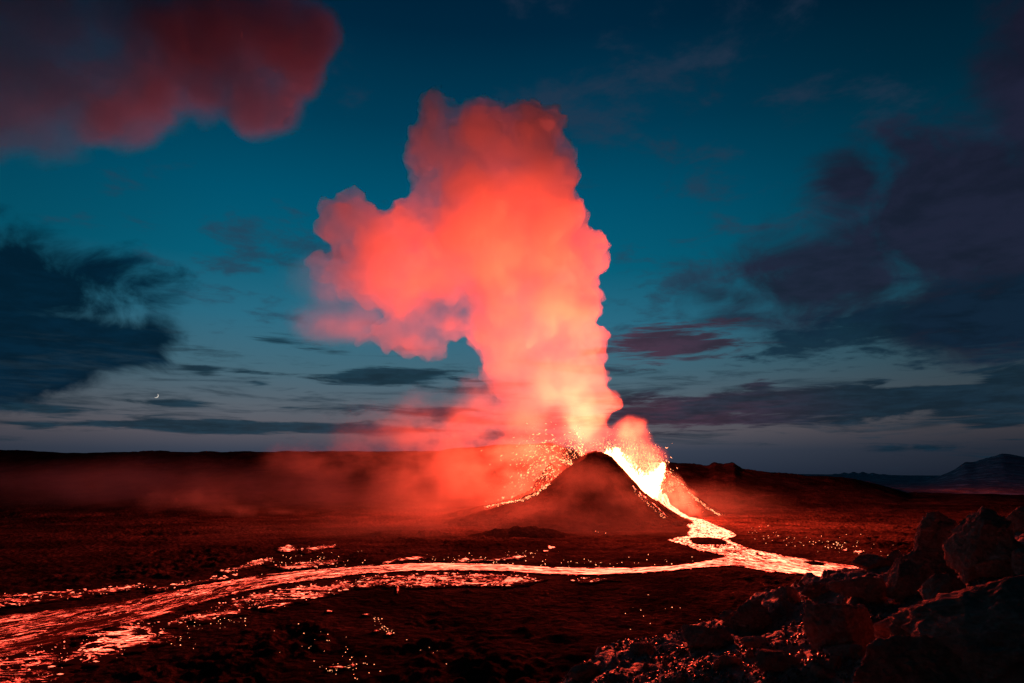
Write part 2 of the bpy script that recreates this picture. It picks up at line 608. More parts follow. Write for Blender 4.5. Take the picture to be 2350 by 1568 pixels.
top = [(1668, 1277), (1600, 1291), (1540, 1299), (1450, 1303), (1350, 1304), (1250, 1301), (1150, 1295), (1050, 1292), (950, 1293), (850, 1297), (750, 1305), (650, 1313), (550, 1327), (450, 1345), (350, 1365),
       (250, 1384), (150, 1397), (0, 1413), (-220, 1440)]
bot = [(1690, 1296), (1600, 1303), (1540, 1309), (1450, 1315), (1350, 1319), (1250, 1316), (1150, 1310), (1050, 1308), (950, 1310), (850, 1315), (750, 1327), (650, 1340), (550, 1360), (450, 1386), (350, 1418),
       (250, 1441), (150, 1468), (40, 1502), (-220, 1550)]
mid = [((a + c) / 2, (b + d) / 2) for (a, b), (c, d) in zip(top, bot)]
pool = [(1548, 1194), (1580, 1196), (1613, 1192), (1640, 1204), (1665, 1214), (1680, 1220), (1691, 1228), (1684, 1233), (1673, 1235), (1679, 1243), (1700, 1251), (1739, 1264), (1800, 1275), (1850, 1283), (1950, 1297), (2080, 1318),
        (2080, 1345), (1960, 1332), (1900, 1325), (1830, 1317), (1760, 1311), (1700, 1300), (1660, 1295), (1652, 1284), (1671, 1282), (1662, 1274), (1640, 1270), (1605, 1264), (1575, 1252), (1550, 1245), (1531, 1239), (1550, 1234),
        (1579, 1230), (1578, 1221), (1585, 1214), (1578, 1208), (1572, 1202)]
patches = [
    ('crusted lava field of dense embers along the river bank beneath the cone', 0.50,
     [(830, 1322), (930, 1318), (1040, 1314), (1150, 1316), (1240, 1322), (1250, 1331), (1180, 1346), (1050, 1346), (960, 1350), (870, 1346), (830, 1352), (800, 1345)]),
    ('small ember patch with arched glowing seams beside the river', 0.55, [(1310, 1333), (1340, 1325), (1380, 1325), (1400, 1330), (1370, 1338), (1325, 1339)]),
    ('tiny arched ember patch past the end of the ember fields', 0.55, [(1385, 1330), (1400, 1325), (1418, 1328), (1414, 1333), (1395, 1332)]),
    ('wide speckled lava field with a ragged lower front below the river bend', 0.50,
     [(480, 1392), (560, 1366), (680, 1344), (790, 1328), (840, 1335), (780, 1362), (710, 1378), (640, 1398), (610, 1402), (560, 1385), (500, 1400)]),
    ('broken lava field of scattered bright clots under the widening river', 0.44,
     [(300, 1446), (380, 1422), (460, 1398), (540, 1372), (600, 1380), (560, 1412), (500, 1418), (470, 1430), (430, 1428), (410, 1440), (330, 1450)]),
    ('tongue shaped lava lobe with tangled bright seams reaching out from the river', 0.57,
     [(180, 1466), (240, 1445), (290, 1430), (340, 1428), (390, 1440), (410, 1462), (380, 1478), (340, 1484), (310, 1496), (270, 1512), (220, 1522), (180, 1536), (140, 1540), (120, 1520), (150, 1490)]),
    ('broad dim lava field of fine embers at the lower picture corner', 0.42,
     [(-200, 1560), (0, 1500), (70, 1478), (150, 1470), (180, 1490), (150, 1520), (170, 1545), (150, 1570), (60, 1640), (-200, 1680)]),
    ('narrow strip of embers along the far bank of the widening river', 0.50,
     [(-200, 1370), (20, 1362), (100, 1356), (200, 1352), (270, 1345), (330, 1337), (340, 1346), (270, 1360), (180, 1372), (80, 1385), (0, 1396), (-200, 1410)]),
    ('thin ember strip hugging the far bank upstream', 0.48, [(330, 1350), (420, 1335), (500, 1322), (560, 1316), (560, 1322), (450, 1340), (350, 1360)]),
    ('bright forked ember streak on the dark plain beyond the river', 0.60, [(500, 1310), (540, 1300), (580, 1288), (615, 1280), (640, 1284), (600, 1298), (560, 1308), (515, 1318)]),
    ('sparse ember scatter between the forked streak and the river', 0.43, [(610, 1300), (680, 1290), (760, 1282), (800, 1288), (740, 1300), (650, 1308)]),
    ('glowing ember cluster on the dark plain farthest from the river', 0.62, [(632, 1258), (655, 1252), (685, 1254), (690, 1262), (660, 1268), (640, 1266)]),
    ('faint dotted ember line beyond the farthest ember cluster', 0.46, [(690, 1256), (730, 1252), (775, 1250), (780, 1256), (740, 1262), (705, 1272), (690, 1268)]),
    ('arched glowing ember bank just above the river', 0.66, [(870, 1293), (900, 1284), (935, 1277), (975, 1276), (985, 1281), (940, 1285), (900, 1292)]),
    ('string of small hot spots above the middle of the river', 0.56, [(1000, 1286), (1060, 1284), (1120, 1282), (1170, 1276), (1205, 1275), (1205, 1282), (1130, 1288), (1040, 1290)]),
]


lgx, lgy = np.arange(-260, 300, 4.0), np.arange(90, 560, 4.0)
LX2, LY2 = np.meshgrid(lgx, lgy)
PP = np.stack([LX2.ravel(), LY2.ravel()], -1)
dmin = np.full(len(PP), 1e9)
for pl_ in [top + bot[::-1], pool] + [q_[2] for q_ in patches]:
    pw = np.array([at_z(a, b, 0.4)[:2] for a, b in pl_])
    dmin = np.minimum(dmin, -poly_sdf(PP, pw))
for (a, b) in ((1265, 1256), (1190, 1278), (1068, 1283), (913, 1350), (755, 1402), (840, 1410), (893, 1453), (863, 1447), (778, 1530), (809, 1526), (1446, 1478), (1996, 1276), (1971, 1266), (1940, 1262)):
    q_ = at_z(a, b, 0.4)[:2]
    dmin = np.minimum(dmin, np.hypot(PP[:, 0] - q_[0], PP[:, 1] - q_[1]) - 4)
LAVA.update(g=dmin.reshape(LX2.shape), x=lgx, y=lgy)

# ------------------------------------------------------------------ ground sheet (polar grid round the viewpoint, reaching the horizon)
NA, NR = 940, 620
az_ = np.concatenate([np.linspace(R(-75), R(-45), 60, endpoint=False), np.linspace(R(-45), R(45), NA - 120), np.linspace(R(45), R(75), 61)[1:]])
NA = len(az_)
r_ = np.concatenate([np.geomspace(70, 460, 250, endpoint=False), np.linspace(460, 1480, 260, endpoint=False), np.geomspace(1480, 16000, NR - 510)])
A, Rr = np.meshgrid(az_, r_)
GXX, GYY = Rr * np.sin(A), Rr * np.cos(A)
GZZ = terrain(GXX, GYY)
GZZ = np.where(Rr > 12000, GZZ - (Rr - 12000) * 0.01, GZZ)
me = mesh_np('ground', np.stack([GXX, GYY, GZZ], -1).reshape(-1, 3), grid_faces(len(r_), NA))
ground = tag(link('ground', me, M_valley), kind='structure')
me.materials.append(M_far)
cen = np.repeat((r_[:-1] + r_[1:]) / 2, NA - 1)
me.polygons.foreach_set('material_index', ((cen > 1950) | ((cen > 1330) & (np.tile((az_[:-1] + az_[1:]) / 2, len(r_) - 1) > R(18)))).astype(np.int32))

# ------------------------------------------------------------------ volcano cone
cx = np.arange(-110, 260, 1.1)
cyy = np.arange(440, 800, 1.1)
CX, CY = np.meshgrid(cx, cyy)
CZ = np.maximum(cone(CX, CY), -3.0)
volcano = tag(empty('volcano_cone', (float(H1[0][0]), float(H1[0][1]) + 30, 0.0)), 'dark steep cinder cone with an open glowing crater on the valley floor', 'volcano')
CV = np.stack([CX, CY, CZ], -1).reshape(-1, 3)
CF = grid_faces(len(cyy), len(cx))
dom = np.argmax(np.stack([hump_h(H1, CX, CY, 70), hump_h(H2, CX, CY, 80), hump_h(H3, CX, CY, 90)]), 0).ravel()
fd = dom[CF[:, 0]]
for k, nm in enumerate(('front_wall', 'far_wall', 'side_wall')):
    ff = CF[fd == k]
    us = np.unique(ff)
    mp = np.zeros(len(CV), np.int64); mp[us] = np.arange(len(us))
    pt = link(nm, mesh_np(nm, CV[us], mp[ff]), M_cone)
    pt.parent = volcano
    pt.matrix_parent_inverse = volcano.matrix_world.inverted()

# dark rubble mound before the cone
mc = at_z(1180, 1240, 0)
mx = np.arange(mc[0] - 48, mc[0] + 60, 0.8)
my = np.arange(mc[1] - 5, mc[1] + 75, 0.8)
MX, MY = np.meshgrid(mx, my)
q = np.hypot((MX - mc[0]) / 34, (MY - mc[1] - 36) / 26)
MZ = 6.5 * np.clip(1 - q, 0, 1) ** 1.1 + 3 * np.clip(1 - np.hypot((MX - mc[0] - 24) / 24, (MY - mc[1] - 34) / 24), 0, 1)
MZ = MZ * (1 + 0.35 * fbm(MX / 9, MY / 9, 0, 4, 140)) - 1.0 + 0.5 * fbm(MX / 2.5, MY / 2.5, 0, 3, 144) * (MZ > 0.5)
me = mesh_np('rubble_mound', np.stack([MX, MY, MZ], -1).reshape(-1, 3), grid_faces(len(my), len(mx)))
tag(link('rubble_mound', me, M_cone), 'low dark rubble mound at the smoky foot of the cinder cone', 'mound')


# ------------------------------------------------------------------ spatter helper: elongated clots in one mesh
OCT_V = np.array([[1, 0, 0], [-1, 0, 0], [0, 1, 0], [0, -1, 0], [0, 0, 1], [0, 0, -1]], float)
OCT_F = np.array([[0, 2, 4], [2, 1, 4], [1, 3, 4], [3, 0, 4], [2, 0, 5], [1, 2, 5], [3, 1, 5], [0, 3, 5]])


def clots(name, pos, size, dirs, stretch, mat, parent=None):
    n = len(pos)
    dirs = dirs / np.linalg.norm(dirs, axis=1, keepdims=True)
    up = np.tile([0.1, 1.0, 0.05], (n, 1))
    u = np.cross(dirs, up); u /= np.linalg.norm(u, axis=1, keepdims=True)
    v = np.cross(dirs, u)
    B = np.stack([u * size[:, None], v * size[:, None], dirs * (size * stretch)[:, None]], 1)      # n,3,3
    V = pos[:, None, :] + np.einsum('ka,nab->nkb', OCT_V, B)
    F = OCT_F[None] + (np.arange(n) * 6)[:, None, None]
    return link(name, mesh_np(name, V.reshape(-1, 3), F.reshape(-1, 3), smooth=False), mat, parent)


rng = np.random.default_rng(7)

# ------------------------------------------------------------------ lava sheets
def lava_sheet(name, px_poly, mat, sp, zoff=0.42, line=None, holes=(), heat=0.5, heat_fn=None, edge_gain=1.0, edge_max=None, label=None, cat=None, group=None, kind=None, parent=None, jit=1.2, zf=None):
    poly = np.array([at_z(a, b, zoff)[:2] for a, b in px_poly])
    lo, hi = poly.min(0) - 3, poly.max(0) + 3
    nx, ny = int((hi[0] - lo[0]) / sp) + 2, int((hi[1] - lo[1]) / sp) + 2
    X, Y = np.meshgrid(lo[0] + np.arange(nx) * sp, lo[1] + np.arange(ny) * sp)
    P = np.stack([X.ravel(), Y.ravel()], -1)
    s = poly_sdf(P, poly)
    for h in holes:
        hp = np.array([at_z(a, b, zoff)[:2] for a, b in h])
        s = np.minimum(s, -poly_sdf(P, hp))
    s = s + jit * fbm(P[:, 0] / 5, P[:, 1] / 5, 0, 4, 200)
    F = grid_faces(ny, nx)
    F = F[(s[F] > -0.5).all(1)]
    used = np.unique(F)
    rm = np.full(len(P), -1); rm[used] = np.arange(len(used))
    F = rm[F]; P = P[used]; s = s[used]
    if line is not None:
        ln = np.array([at_z(a, b, zoff)[:2] for a, b in line])
        best = np.full(len(P), 1e9); U = np.zeros(len(P)); V = np.zeros(len(P)); acc = 0.0
        for i in range(len(ln) - 1):
            dd, t = seg_dist(P, ln[i], ln[i + 1])
            dv = ln[i + 1] - ln[i]
            L = np.hypot(*dv)
            sd = ((P - ln[i])[:, 0] * dv[1] - (P - ln[i])[:, 1] * dv[0]) / L
            m = dd < best
            best[m] = dd[m]; U[m] = acc + t[m] * L; V[m] = sd[m]
            acc += L
    else:
        U, V = P[:, 0].copy(), P[:, 1].copy()
    Z = zoff + 0.10 * fbm(P[:, 0] / 3, P[:, 1] / 3, 0, 3, 210) - 0.2 * sst(0.4, -0.5, s)
    me = mesh_np(name, np.stack([P[:, 0], P[:, 1], Z], -1), F)
    a = me.attributes.new('flow', 'FLOAT_VECTOR', 'POINT')
    seed = (sum(map(ord, name)) + len(px_poly) * 7 + int(abs(px_poly[0][0]))) % 97
    a.data.foreach_set('vector', np.stack([U, V, np.full(len(U), seed * 1.7)], -1).astype(np.float32).ravel())
    ins = s * edge_gain
    if edge_max:
        ins = np.minimum(ins, edge_max)
    a = me.attributes.new('inside', 'FLOAT', 'POINT')
    a.data.foreach_set('value', ins.astype(np.float32))
    hv = np.full(len(U), heat) if heat_fn is None else heat_fn(U, V, s, P)
    a = me.attributes.new('melt', 'FLOAT', 'POINT')
    a.data.foreach_set('value', hv.astype(np.float32))
    o = link(name, me, mat, parent)
    sm = o.modifiers.new('thickness', 'SOLIDIFY')
    sm.thickness = 0.35
    sm.offset = -1
    return tag(o, label, cat, group, kind)


lava_sheet('lava_flow', top + bot[::-1], M_river, 0.55, line=mid,
           heat_fn=lambda U, V, s, P: 1.0 - 0.50 * sst(20, 290, U), label='long bright lava river winding across the valley floor', cat='lava flow')
isle = [(1586, 1240), (1600, 1235), (1625, 1233), (1650, 1236), (1664, 1242), (1660, 1247), (1635, 1250), (1605, 1250), (1590, 1247)]
isle2 = [(1850, 1290), (1870, 1288), (1890, 1293), (1888, 1298), (1865, 1297)]
lpool = lava_sheet('lava_pool', pool, M_pool, 0.55, holes=(isle, isle2), line=[(1600, 1192), (1640, 1222), (1640, 1260), (1720, 1285), (1850, 1303), (2080, 1335)],
           heat_fn=lambda U, V, s, P: 0.84 - 0.16 * sst(120, 260, U), label='braided lava pool spreading from the crater breach round a black islet', cat='lava flow', jit=0.8)

def ember_clots(parent, px_poly, dens, smin, smax):
    poly = np.array([at_z(a, b, 0.4)[:2] for a, b in px_poly])
    poly = poly[(poly[:, 1] > 90)]
    lo, hi = poly.min(0), poly.max(0)
    n = int((hi - lo).prod() * dens)
    q = lo + rng.random((n, 2)) * (hi - lo)
    ok = in_poly(q, poly)
    ok &= (fbm(q[:, 0] / 9, q[:, 1] / 6, 0, 3, 270) + 0.4 * rng.normal(size=n)) > 0.05
    q = q[ok]
    if len(q) < 3:
        return
    p = np.stack([q[:, 0], q[:, 1], np.full(len(q), 0.5)], -1)
    sz = (smin + (smax - smin) * rng.random(len(p)) ** 4) * np.clip(p[:, 1] / 280, 0.6, 1.6)
    dr = np.stack([rng.normal(size=len(p)) + 1.6, rng.normal(size=len(p)), np.zeros(len(p))], -1)
    tag(clots('ember', p, sz, dr, rng.uniform(1.0, 5.0, len(p)), M_sparkmid, parent), kind='stuff')


for (pc, hw, hh, zz) in (((1625, 1242), 39, 8, 1.5), ((1870, 1293), 20, 4.5, 0.9)):
    ic = at_z(pc[0], pc[1], 0.4)
    aw = abs(at_z(pc[0] + hw, pc[1], 0.4)[0] - ic[0])
    ah_ = abs(at_z(pc[0], pc[1] - hh, 0.4)[1] - ic[1])
    gu = np.linspace(-1.25, 1.25, 46)
    U2, V2 = np.meshgrid(gu, gu)
    xx, yy = ic[0] + U2 * aw, ic[1] + V2 * ah_
    rr2 = np.hypot(U2, V2) + 0.22 * fbm(xx / 5, yy / 5, 0, 4, 230)
    zz2 = 0.05 + (zz * np.clip(1 - rr2, 0, 1) ** 0.6) * (1 + 0.5 * fbm(xx / 1.8, yy / 1.8, 0, 3, 240)) + 0.35 * (rr2 < 1)
    mi = link('islet', mesh_np('islet', np.stack([xx, yy, zz2], -1).reshape(-1, 3), grid_faces(46, 46)), M_cone)
    mi.parent = lpool
for lab, ht, poly in patches:
    ep = lava_sheet('ember_patch', poly, M_ember, 0.6, zoff=0.40, heat_fn=lambda U, V, s, P, ht=ht: ht - 0.35 * sst(5.0, -1.0, s) + 0.10 * fbm(P[:, 0] / 14, P[:, 1] / 14, 0, 3, 260), label=lab, cat='lava field', group='crusted lava fields along the river', jit=3.5)
    ember_clots(ep, poly, 0.22 if poly[0][1] > 1300 else 0.09, .06, .34)

# isolated hot spots: each a small molten skylight
spots = [(1265, 1256, 9, 3, 'lone bright molten skylight in the dark ground before the cone'),
         (1190, 1278, 12, 2.2, 'flat bright molten slit above the river'),
         (1068, 1283, 10, 2, 'short glowing slit among the hot spots above the river'),
         (1252, 1264, 7, 1.2, 'thin glowing crack just below the lone skylight'),
         (913, 1350, 3, 9, 'upright white-hot clot at the lower front of the ember field'),
         (755, 1402, 8, 1.6, 'single glowing sliver on the dark ground below the ember field'),
         (840, 1410, 7, 1.8, 'dull red glowing crack on the dark slope'),
         (893, 1453, 6, 3, 'dim red ember lump at the end of a spark trail'),
         (863, 1447, 5, 2.4, 'small ember pair beside the dim red lump'),
         (778, 1530, 18, 2, 'dotted glowing crack near the bottom edge of the dark ground'),
         (809, 1526, 5, 2.5, 'small bright ember at the end of the dotted crack'),
         (1446, 1478, 7, 1.4, 'faint glowing scratch on the dark plain before the rocky slope'),
         (1996, 1276, 9, 2.6, 'small glowing vent beside the outcrop'),
         (1971, 1266, 10, 1.8, 'small glowing slit in the plain above the vent'),
         (1940, 1262, 5, 1.5, 'faint glowing dot on the red plain')]
M_spot = lava_mat('skylight_melt', 4.5, 0.5, 0.6, 0.05)
M_spot.cycles.emission_sampling = 'NONE'
for (px, py, hw, hh, lab) in spots:
    pts = []
    for i in range(14):
        a = i / 14 * 2 * math.pi
        k = 1 + 0.25 * math.sin(3 * a + px) + 0.15 * math.sin(5 * a + py)
        pts.append((px + hw * k * math.cos(a), py + hh * k * math.sin(a)))
    lava_sheet('lava_skylight', pts, M_spot, 0.25 if py > 1300 else 0.4, zoff=0.45, heat=0.8, label=lab, cat='hot spot', group='small hot spots on the dark ground', jit=0.25, edge_gain=1.5)

# embers scattered on the dark ground, too many to count
def ground_pts(boxes):
    out = []
    for (x0, y0, x1, y1, n, sx) in boxes:
        for _ in range(n):
            t = rng.random()
            px = x0 + (x1 - x0) * t + rng.normal() * sx
            py = y0 + (y1 - y0) * t + rng.normal() * sx * 0.35
            p = at_z(px, py, 0.3)
            out.append(p)
    return np.array(out)


gp = ground_pts([(700, 1440, 800, 1560, 45, 45), (855, 1412, 895, 1455, 26, 8), (745, 1540, 830, 1522, 30, 12), (620, 1290, 800, 1285, 60, 30), (1000, 1285, 1260, 1268, 50, 20), (900, 1300, 1250, 1290, 40, 25),
                 (1200, 1300, 1560, 1292, 50, 25), (1340, 1210, 1420, 1215, 14, 20), (1700, 1225, 1990, 1262, 70, 25), (1850, 1235, 2100, 1280, 30, 30), (300, 1480, 420, 1470, 20, 22), (400, 1440, 560, 1420, 40, 25),
                 (1450, 1380, 1560, 1420, 12, 50), (960, 1480, 980, 1500, 8, 40)])
sz = rng.uniform(0.05, 0.16, len(gp)) * np.clip(gp[:, 1] / 300, 0.5, 2.2)
tag(clots('ember_scatter', gp, sz, np.stack([rng.normal(size=len(gp)) + 1.5, rng.normal(size=len(gp)), np.zeros(len(gp))], -1), rng.uniform(1.0, 2.2, len(gp)), M_spark),
    'sparse orange ember specks strewn over the dark valley ground', 'embers', kind='stuff')


# ------------------------------------------------------------------ blobs grown together into one skin
def skin(name, balls, voxel, mat, amps, parent=None, sub=3, seed=0, shrink=1.0):
    bm = bmesh.new()
    for (c, r) in balls:
        b = bmesh.ops.create_icosphere(bm, subdivisions=sub, radius=float(r) * shrink)
        bmesh.ops.translate(bm, verts=b['verts'], vec=Vector(c))
    me = bpy.data.meshes.new(name)
    bm.to_mesh(me); bm.free()
    o = link(name, me, None)
    m = o.modifiers.new('r', 'REMESH')
    m.mode = 'VOXEL'
    m.voxel_size = voxel
    m2 = o.modifiers.new('s', 'SMOOTH')
    m2.factor = 0.5
    m2.iterations = 4
    dg = bpy.context.evaluated_depsgraph_get()
    me2 = bpy.data.meshes.new_from_object(o.evaluated_get(dg))
    bpy.data.objects.remove(o)
    bpy.data.meshes.remove(me)
    n = len(me2.vertices)
    co = np.empty(n * 3, np.float32); me2.vertices.foreach_get('co', co); co = co.reshape(-1, 3).astype(float)
    for i, (sc, amp, kind) in enumerate(amps):
        no = np.empty(n * 3, np.float32); me2.vertices.foreach_get('normal', no); no = no.reshape(-1, 3)
        f = fbm(co[:, 0] / sc, co[:, 1] / sc, co[:, 2] / sc, 2, 300 + seed + i * 17, 0.45, kind)
        co = co + no * (amp * f)[:, None]
        me2.vertices.foreach_set('co', co.astype(np.float32).ravel())
        me2.update()
    o = link(name, me2)
    m = o.modifiers.new('r', 'REMESH')
    m.mode = 'VOXEL'
    m.voxel_size = voxel
    m2 = o.modifiers.new('s', 'SMOOTH')
    m2.factor = 0.5
    m2.iterations = 1
    me3 = bpy.data.meshes.new_from_object(o.evaluated_get(bpy.context.evaluated_depsgraph_get()))
    bpy.data.objects.remove(o)
    bpy.data.meshes.remove(me2)
    me2 = me3
    bm = bmesh.new()
    bm.from_mesh(me2)
    left, best = set(bm.verts), []
    while left:
        st = [left.pop()]
        comp = [st[0]]
        while st:
            v = st.pop()
            for e in v.link_edges:
                q = e.other_vert(v)
                if q in left:
                    left.discard(q); st.append(q); comp.append(q)
        if len(comp) > len(best):
            best = comp
    keep = set(best)
    bmesh.ops.delete(bm, geom=[v for v in bm.verts if v not in keep], context='VERTS')
    bm.to_mesh(me2)
    bm.free()
    me2.name = name
    me2.polygons.foreach_set('use_smooth', np.ones(len(me2.polygons), bool))
    me2.materials.clear()
    return link(name, me2, mat, parent)


def ball(px, py, r, Y, lean=0.0):
    c = at_y(px, py, Y)
    if lean:
        c = at_y(px, py, Y + lean * max(c[2] - 60, 0))
    return c, r / FPX * c[1] * 1.0


# ------------------------------------------------------------------ lava fountain
FY = 645
fount = empty('lava_fountain', VENT)
tag(fount, 'white hot lava fountain bursting from the crater breach', 'lava fountain')


def child_fix(o):
    o.parent = fount
    o.matrix_parent_inverse = fount.matrix_world.inverted()
    return o


jetL = [(1396, 1047, 7), (1406, 1052, 12), (1416, 1060, 16), (1417, 1044, 6), (1418, 1036, 3), (1428, 1076, 17), (1444, 1096, 19), (1462, 1112, 20), (1480, 1124, 18), (1495, 1134, 12)]
jetR = [(1500, 1128, 12), (1500, 1112, 13), (1508, 1098, 12), (1514, 1086, 9), (1519, 1076, 6), (1522, 1069, 3), (1490, 1108, 12), (1478, 1112, 13), (1497, 1096, 6)]
for nm, js, sd in (('jet', jetL, 1), ('jet', jetR, 2)):
    child_fix(skin(nm, [ball(a, b, r, FY + 6) for a, b, r in js], 0.9, M_core, [(5, 2.2, 'n'), (2, 1.2, 'n')], seed=sd))


def spray(n, px0, py0, Y, vx, vz, spread, tmax, s0, s1, g=9.8):
    """clots strung along thrown arcs from a vent"""
    o = at_y(px0, py0, Y)
    a = rng.normal(size=n)
    v = np.stack([vx + spread * a, rng.normal(size=n) * spread * 0.6, np.abs(vz * (1 + 0.22 * rng.normal(size=n)))], -1)
    t = rng.random(n) ** 0.8 * tmax
    p = o + v * t[:, None] + np.stack([np.zeros(n), np.zeros(n), -0.5 * g * t * t], -1)
    vel = v + np.stack([np.zeros(n), np.zeros(n), -g * t], -1)
    s = s0 + (s1 - s0) * rng.random(n) ** 2.5
    return p, s, vel


P, Sz, D = [], [], []
for args in [(520, 1325, 1085, 655, -14, 20, 4.0, 4.2, .08, .46), (300, 1345, 1060, 655, -7, 18, 4.0, 3.4, .08, .44), (400, 1290, 1110, 650, -10, 15, 4.0, 4.0, .08, .4),
             (1500, 1450, 1100, 650, 0, 19, 4.0, 3.4, .12, .34), (1400, 1500, 1115, 650, 0.5, 18, 2.6, 3.2, .12, .34), (400, 1395, 1050, 655, 0, 14, 4.5, 2.4, .10, .3), (300, 1475, 1112, 648, 3.5, 15, 2.5, 3.2, .10, .28)]:
    p, s, v = spray(*args)
    keep = p[:, 2] > np.maximum(cone(p[:, 0], p[:, 1], False) - 0.2, 0)
    P.append(p[keep]); Sz.append(s[keep]); D.append(v[keep])
P, Sz, D = np.concatenate(P), np.concatenate(Sz), np.concatenate(D)
child_fix(tag(clots('spatter', P, Sz, D, rng.uniform(1.2, 4.5, len(P)), M_spark), kind='stuff'))
# short hot streak clots lining the jets
P, Sz, D = [], [], []
for js in (jetL, jetR):
    for (a, b, r) in js:
        n = 60
        th = rng.random(n) * 2 * math.pi
        px = a + np.cos(th) * r * rng.uniform(0.6, 1.5, n)
        py = b - np.abs(np.sin(th)) * r * rng.uniform(0.6, 2.0, n)
        pp = np.array([at_y(u, v_, FY + rng.normal() * 5) for u, v_ in zip(px, py)])
        P.append(pp); Sz.append(rng.uniform(.2, .6, n)); D.append(np.stack([rng.normal(size=n) * .35 + np.cos(th) * .5, rng.normal(size=n) * .3, np.full(n, 1.0)], -1))
P, Sz, D = np.concatenate(P), np.concatenate(Sz), np.concatenate(D)
child_fix(tag(clots('spatter', P, Sz, D, rng.uniform(1.5, 5, len(P)), M_core), kind='stuff'))


# clots lying on the flanks
def flank(pts, n, Y, sx, s0, s1):
    out = []
    for _ in range(n):
        i = rng.random() * (len(pts) - 1)
        k = int(i); f = i - k
        px = pts[k][0] * (1 - f) + pts[k + 1][0] * f + rng.normal() * sx
        py = pts[k][1] * (1 - f) + pts[k + 1][1] * f + abs(rng.normal()) * sx * 0.6
        c = at_y(px, py, Y)
        # slide along the view ray until it meets the slope
        d = c - EYE
        ts = np.linspace(0.86, 1.12, 90)
        q = EYE + d * ts[:, None]
        hit = np.nonzero(q[:, 2] < cone(q[:, 0], q[:, 1], True) + 0.15)[0]
        out.append(q[hit[0]] if len(hit) else c)
    out = np.array(out)
    return out, rng.uniform(s0, s1, n)


a, sa = flank([(1530, 1076), (1562, 1110), (1600, 1147), (1640, 1175), (1672, 1192), (1700, 1200)], 700, 690, 2.2, .16, .42)
b, sb = flank([(1262, 1108), (1235, 1130), (1200, 1146), (1160, 1153), (1115, 1163)], 420, 640, 3.0, .16, .42)
c, sc_ = flank([(1455, 1122), (1480, 1148), (1505, 1170), (1530, 1190)], 150, 600, 3.0, .10, .26)
d_, sd_ = flank([(1535, 1092), (1560, 1130), (1600, 1170)], 260, 680, 9.0, .14, .36)
P = np.concatenate([a, b, c, d_]); Sz = np.concatenate([sa, sb, sc_, sd_])
tag(clots('flank_embers', P, Sz, np.tile([0.7, 0, -0.7], (len(P), 1)) + rng.normal(size=(len(P), 3)) * .4, rng.uniform(1, 2.6, len(P)), M_spark),
    'glowing spatter clots rolling down the cone flanks', 'embers', kind='stuff')


# lava channel spilling down from the breach, and thin rivulets on the flank
def surf_hit(px, py):
    d = ray(px, py)
    ts = np.linspace(480, 760, 1400) / d[1]
    q = EYE + d * ts[:, None]
    h = np.maximum(cone(q[:, 0], q[:, 1], True), 0.2)
    hit = np.nonzero(q[:, 2] <= h)[0]
    return q[hit[0]] if len(hit) else q[-1]


def stream(name, pts, wid, mat, lift=0.5, heat=0.95, **kw):
    """ribbon laid on the slope, sampled densely between traced points"""
    pts = np.array(pts, float); n = len(pts)
    t = np.linspace(0, n - 1, n * 10)
    px = np.interp(t, np.arange(n), pts[:, 0]); py = np.interp(t, np.arange(n), pts[:, 1]); ww = np.interp(t, np.arange(n), wid)
    C = np.array([surf_hit(a, b) for a, b in zip(px, py)])
    ker = np.ones(7) / 7
    C = np.stack([np.convolve(np.pad(C[:, i], 3, mode='edge'), ker, 'valid') for i in range(3)], -1)
    T = np.gradient(C, axis=0); T[:, 2] = 0
    T /= np.linalg.norm(T, axis=1, keepdims=True) + 1e-9
    Nn = np.stack([T[:, 1], -T[:, 0], np.zeros(len(T))], -1)
    m = 9
    rows = []
    for j in range(m):
        s = (j / (m - 1) * 2 - 1)
        q = C + Nn * (s * ww * (1 + 0.25 * np.sin(t * 7 + j)))[:, None]
        hz = np.maximum(cone(q[:, 0], q[:, 1], True), 0.2)
        q[:, 2] = np.maximum(hz, C[:, 2] - 1.0) + lift - 0.5 * abs(s) ** 3
        rows.append(q)
    V = np.stack(rows, 1)
    me = mesh_np(name, V.reshape(-1, 3), grid_faces(len(t), m))
    U = np.repeat(np.cumsum(np.r_[0, np.linalg.norm(np.diff(C, axis=0), axis=1)]), m)
    W = np.tile(np.linspace(-1, 1, m), len(t)) * np.repeat(ww, m)
    ins = (1 - np.abs(np.tile(np.linspace(-1, 1, m), len(t)))) * np.repeat(ww, m) * 1.3
    a = me.attributes.new('flow', 'FLOAT_VECTOR', 'POINT'); a.data.foreach_set('vector', np.stack([U, W, np.zeros(len(U))], -1).astype(np.float32).ravel())
    a = me.attributes.new('inside', 'FLOAT', 'POINT'); a.data.foreach_set('value', ins.astype(np.float32))
    a = me.attributes.new('melt', 'FLOAT', 'POINT'); a.data.foreach_set('value', np.full(len(U), heat, np.float32))
    return tag(link(name, me, mat), **kw)


stream('lava_channel', [(1496, 1136), (1510, 1147), (1524, 1157), (1554, 1176), (1575, 1187), (1590, 1191), (1606, 1195)], [6, 5, 4, 3.2, 3.5, 4.5, 6], M_pool, heat=1.0,
       label='narrow white hot lava channel pouring from the breach down into the pool', cat='lava flow')
stream('lava_rivulet', [(1452, 1118), (1468, 1132), (1485, 1146), (1503, 1160), (1520, 1176), (1531, 1188)], [1.2, 1.1, .9, .8, .7, .5], M_pool, heat=0.72,
       label='thin red rivulet trickling down the steep flank of the cone', cat='lava flow')

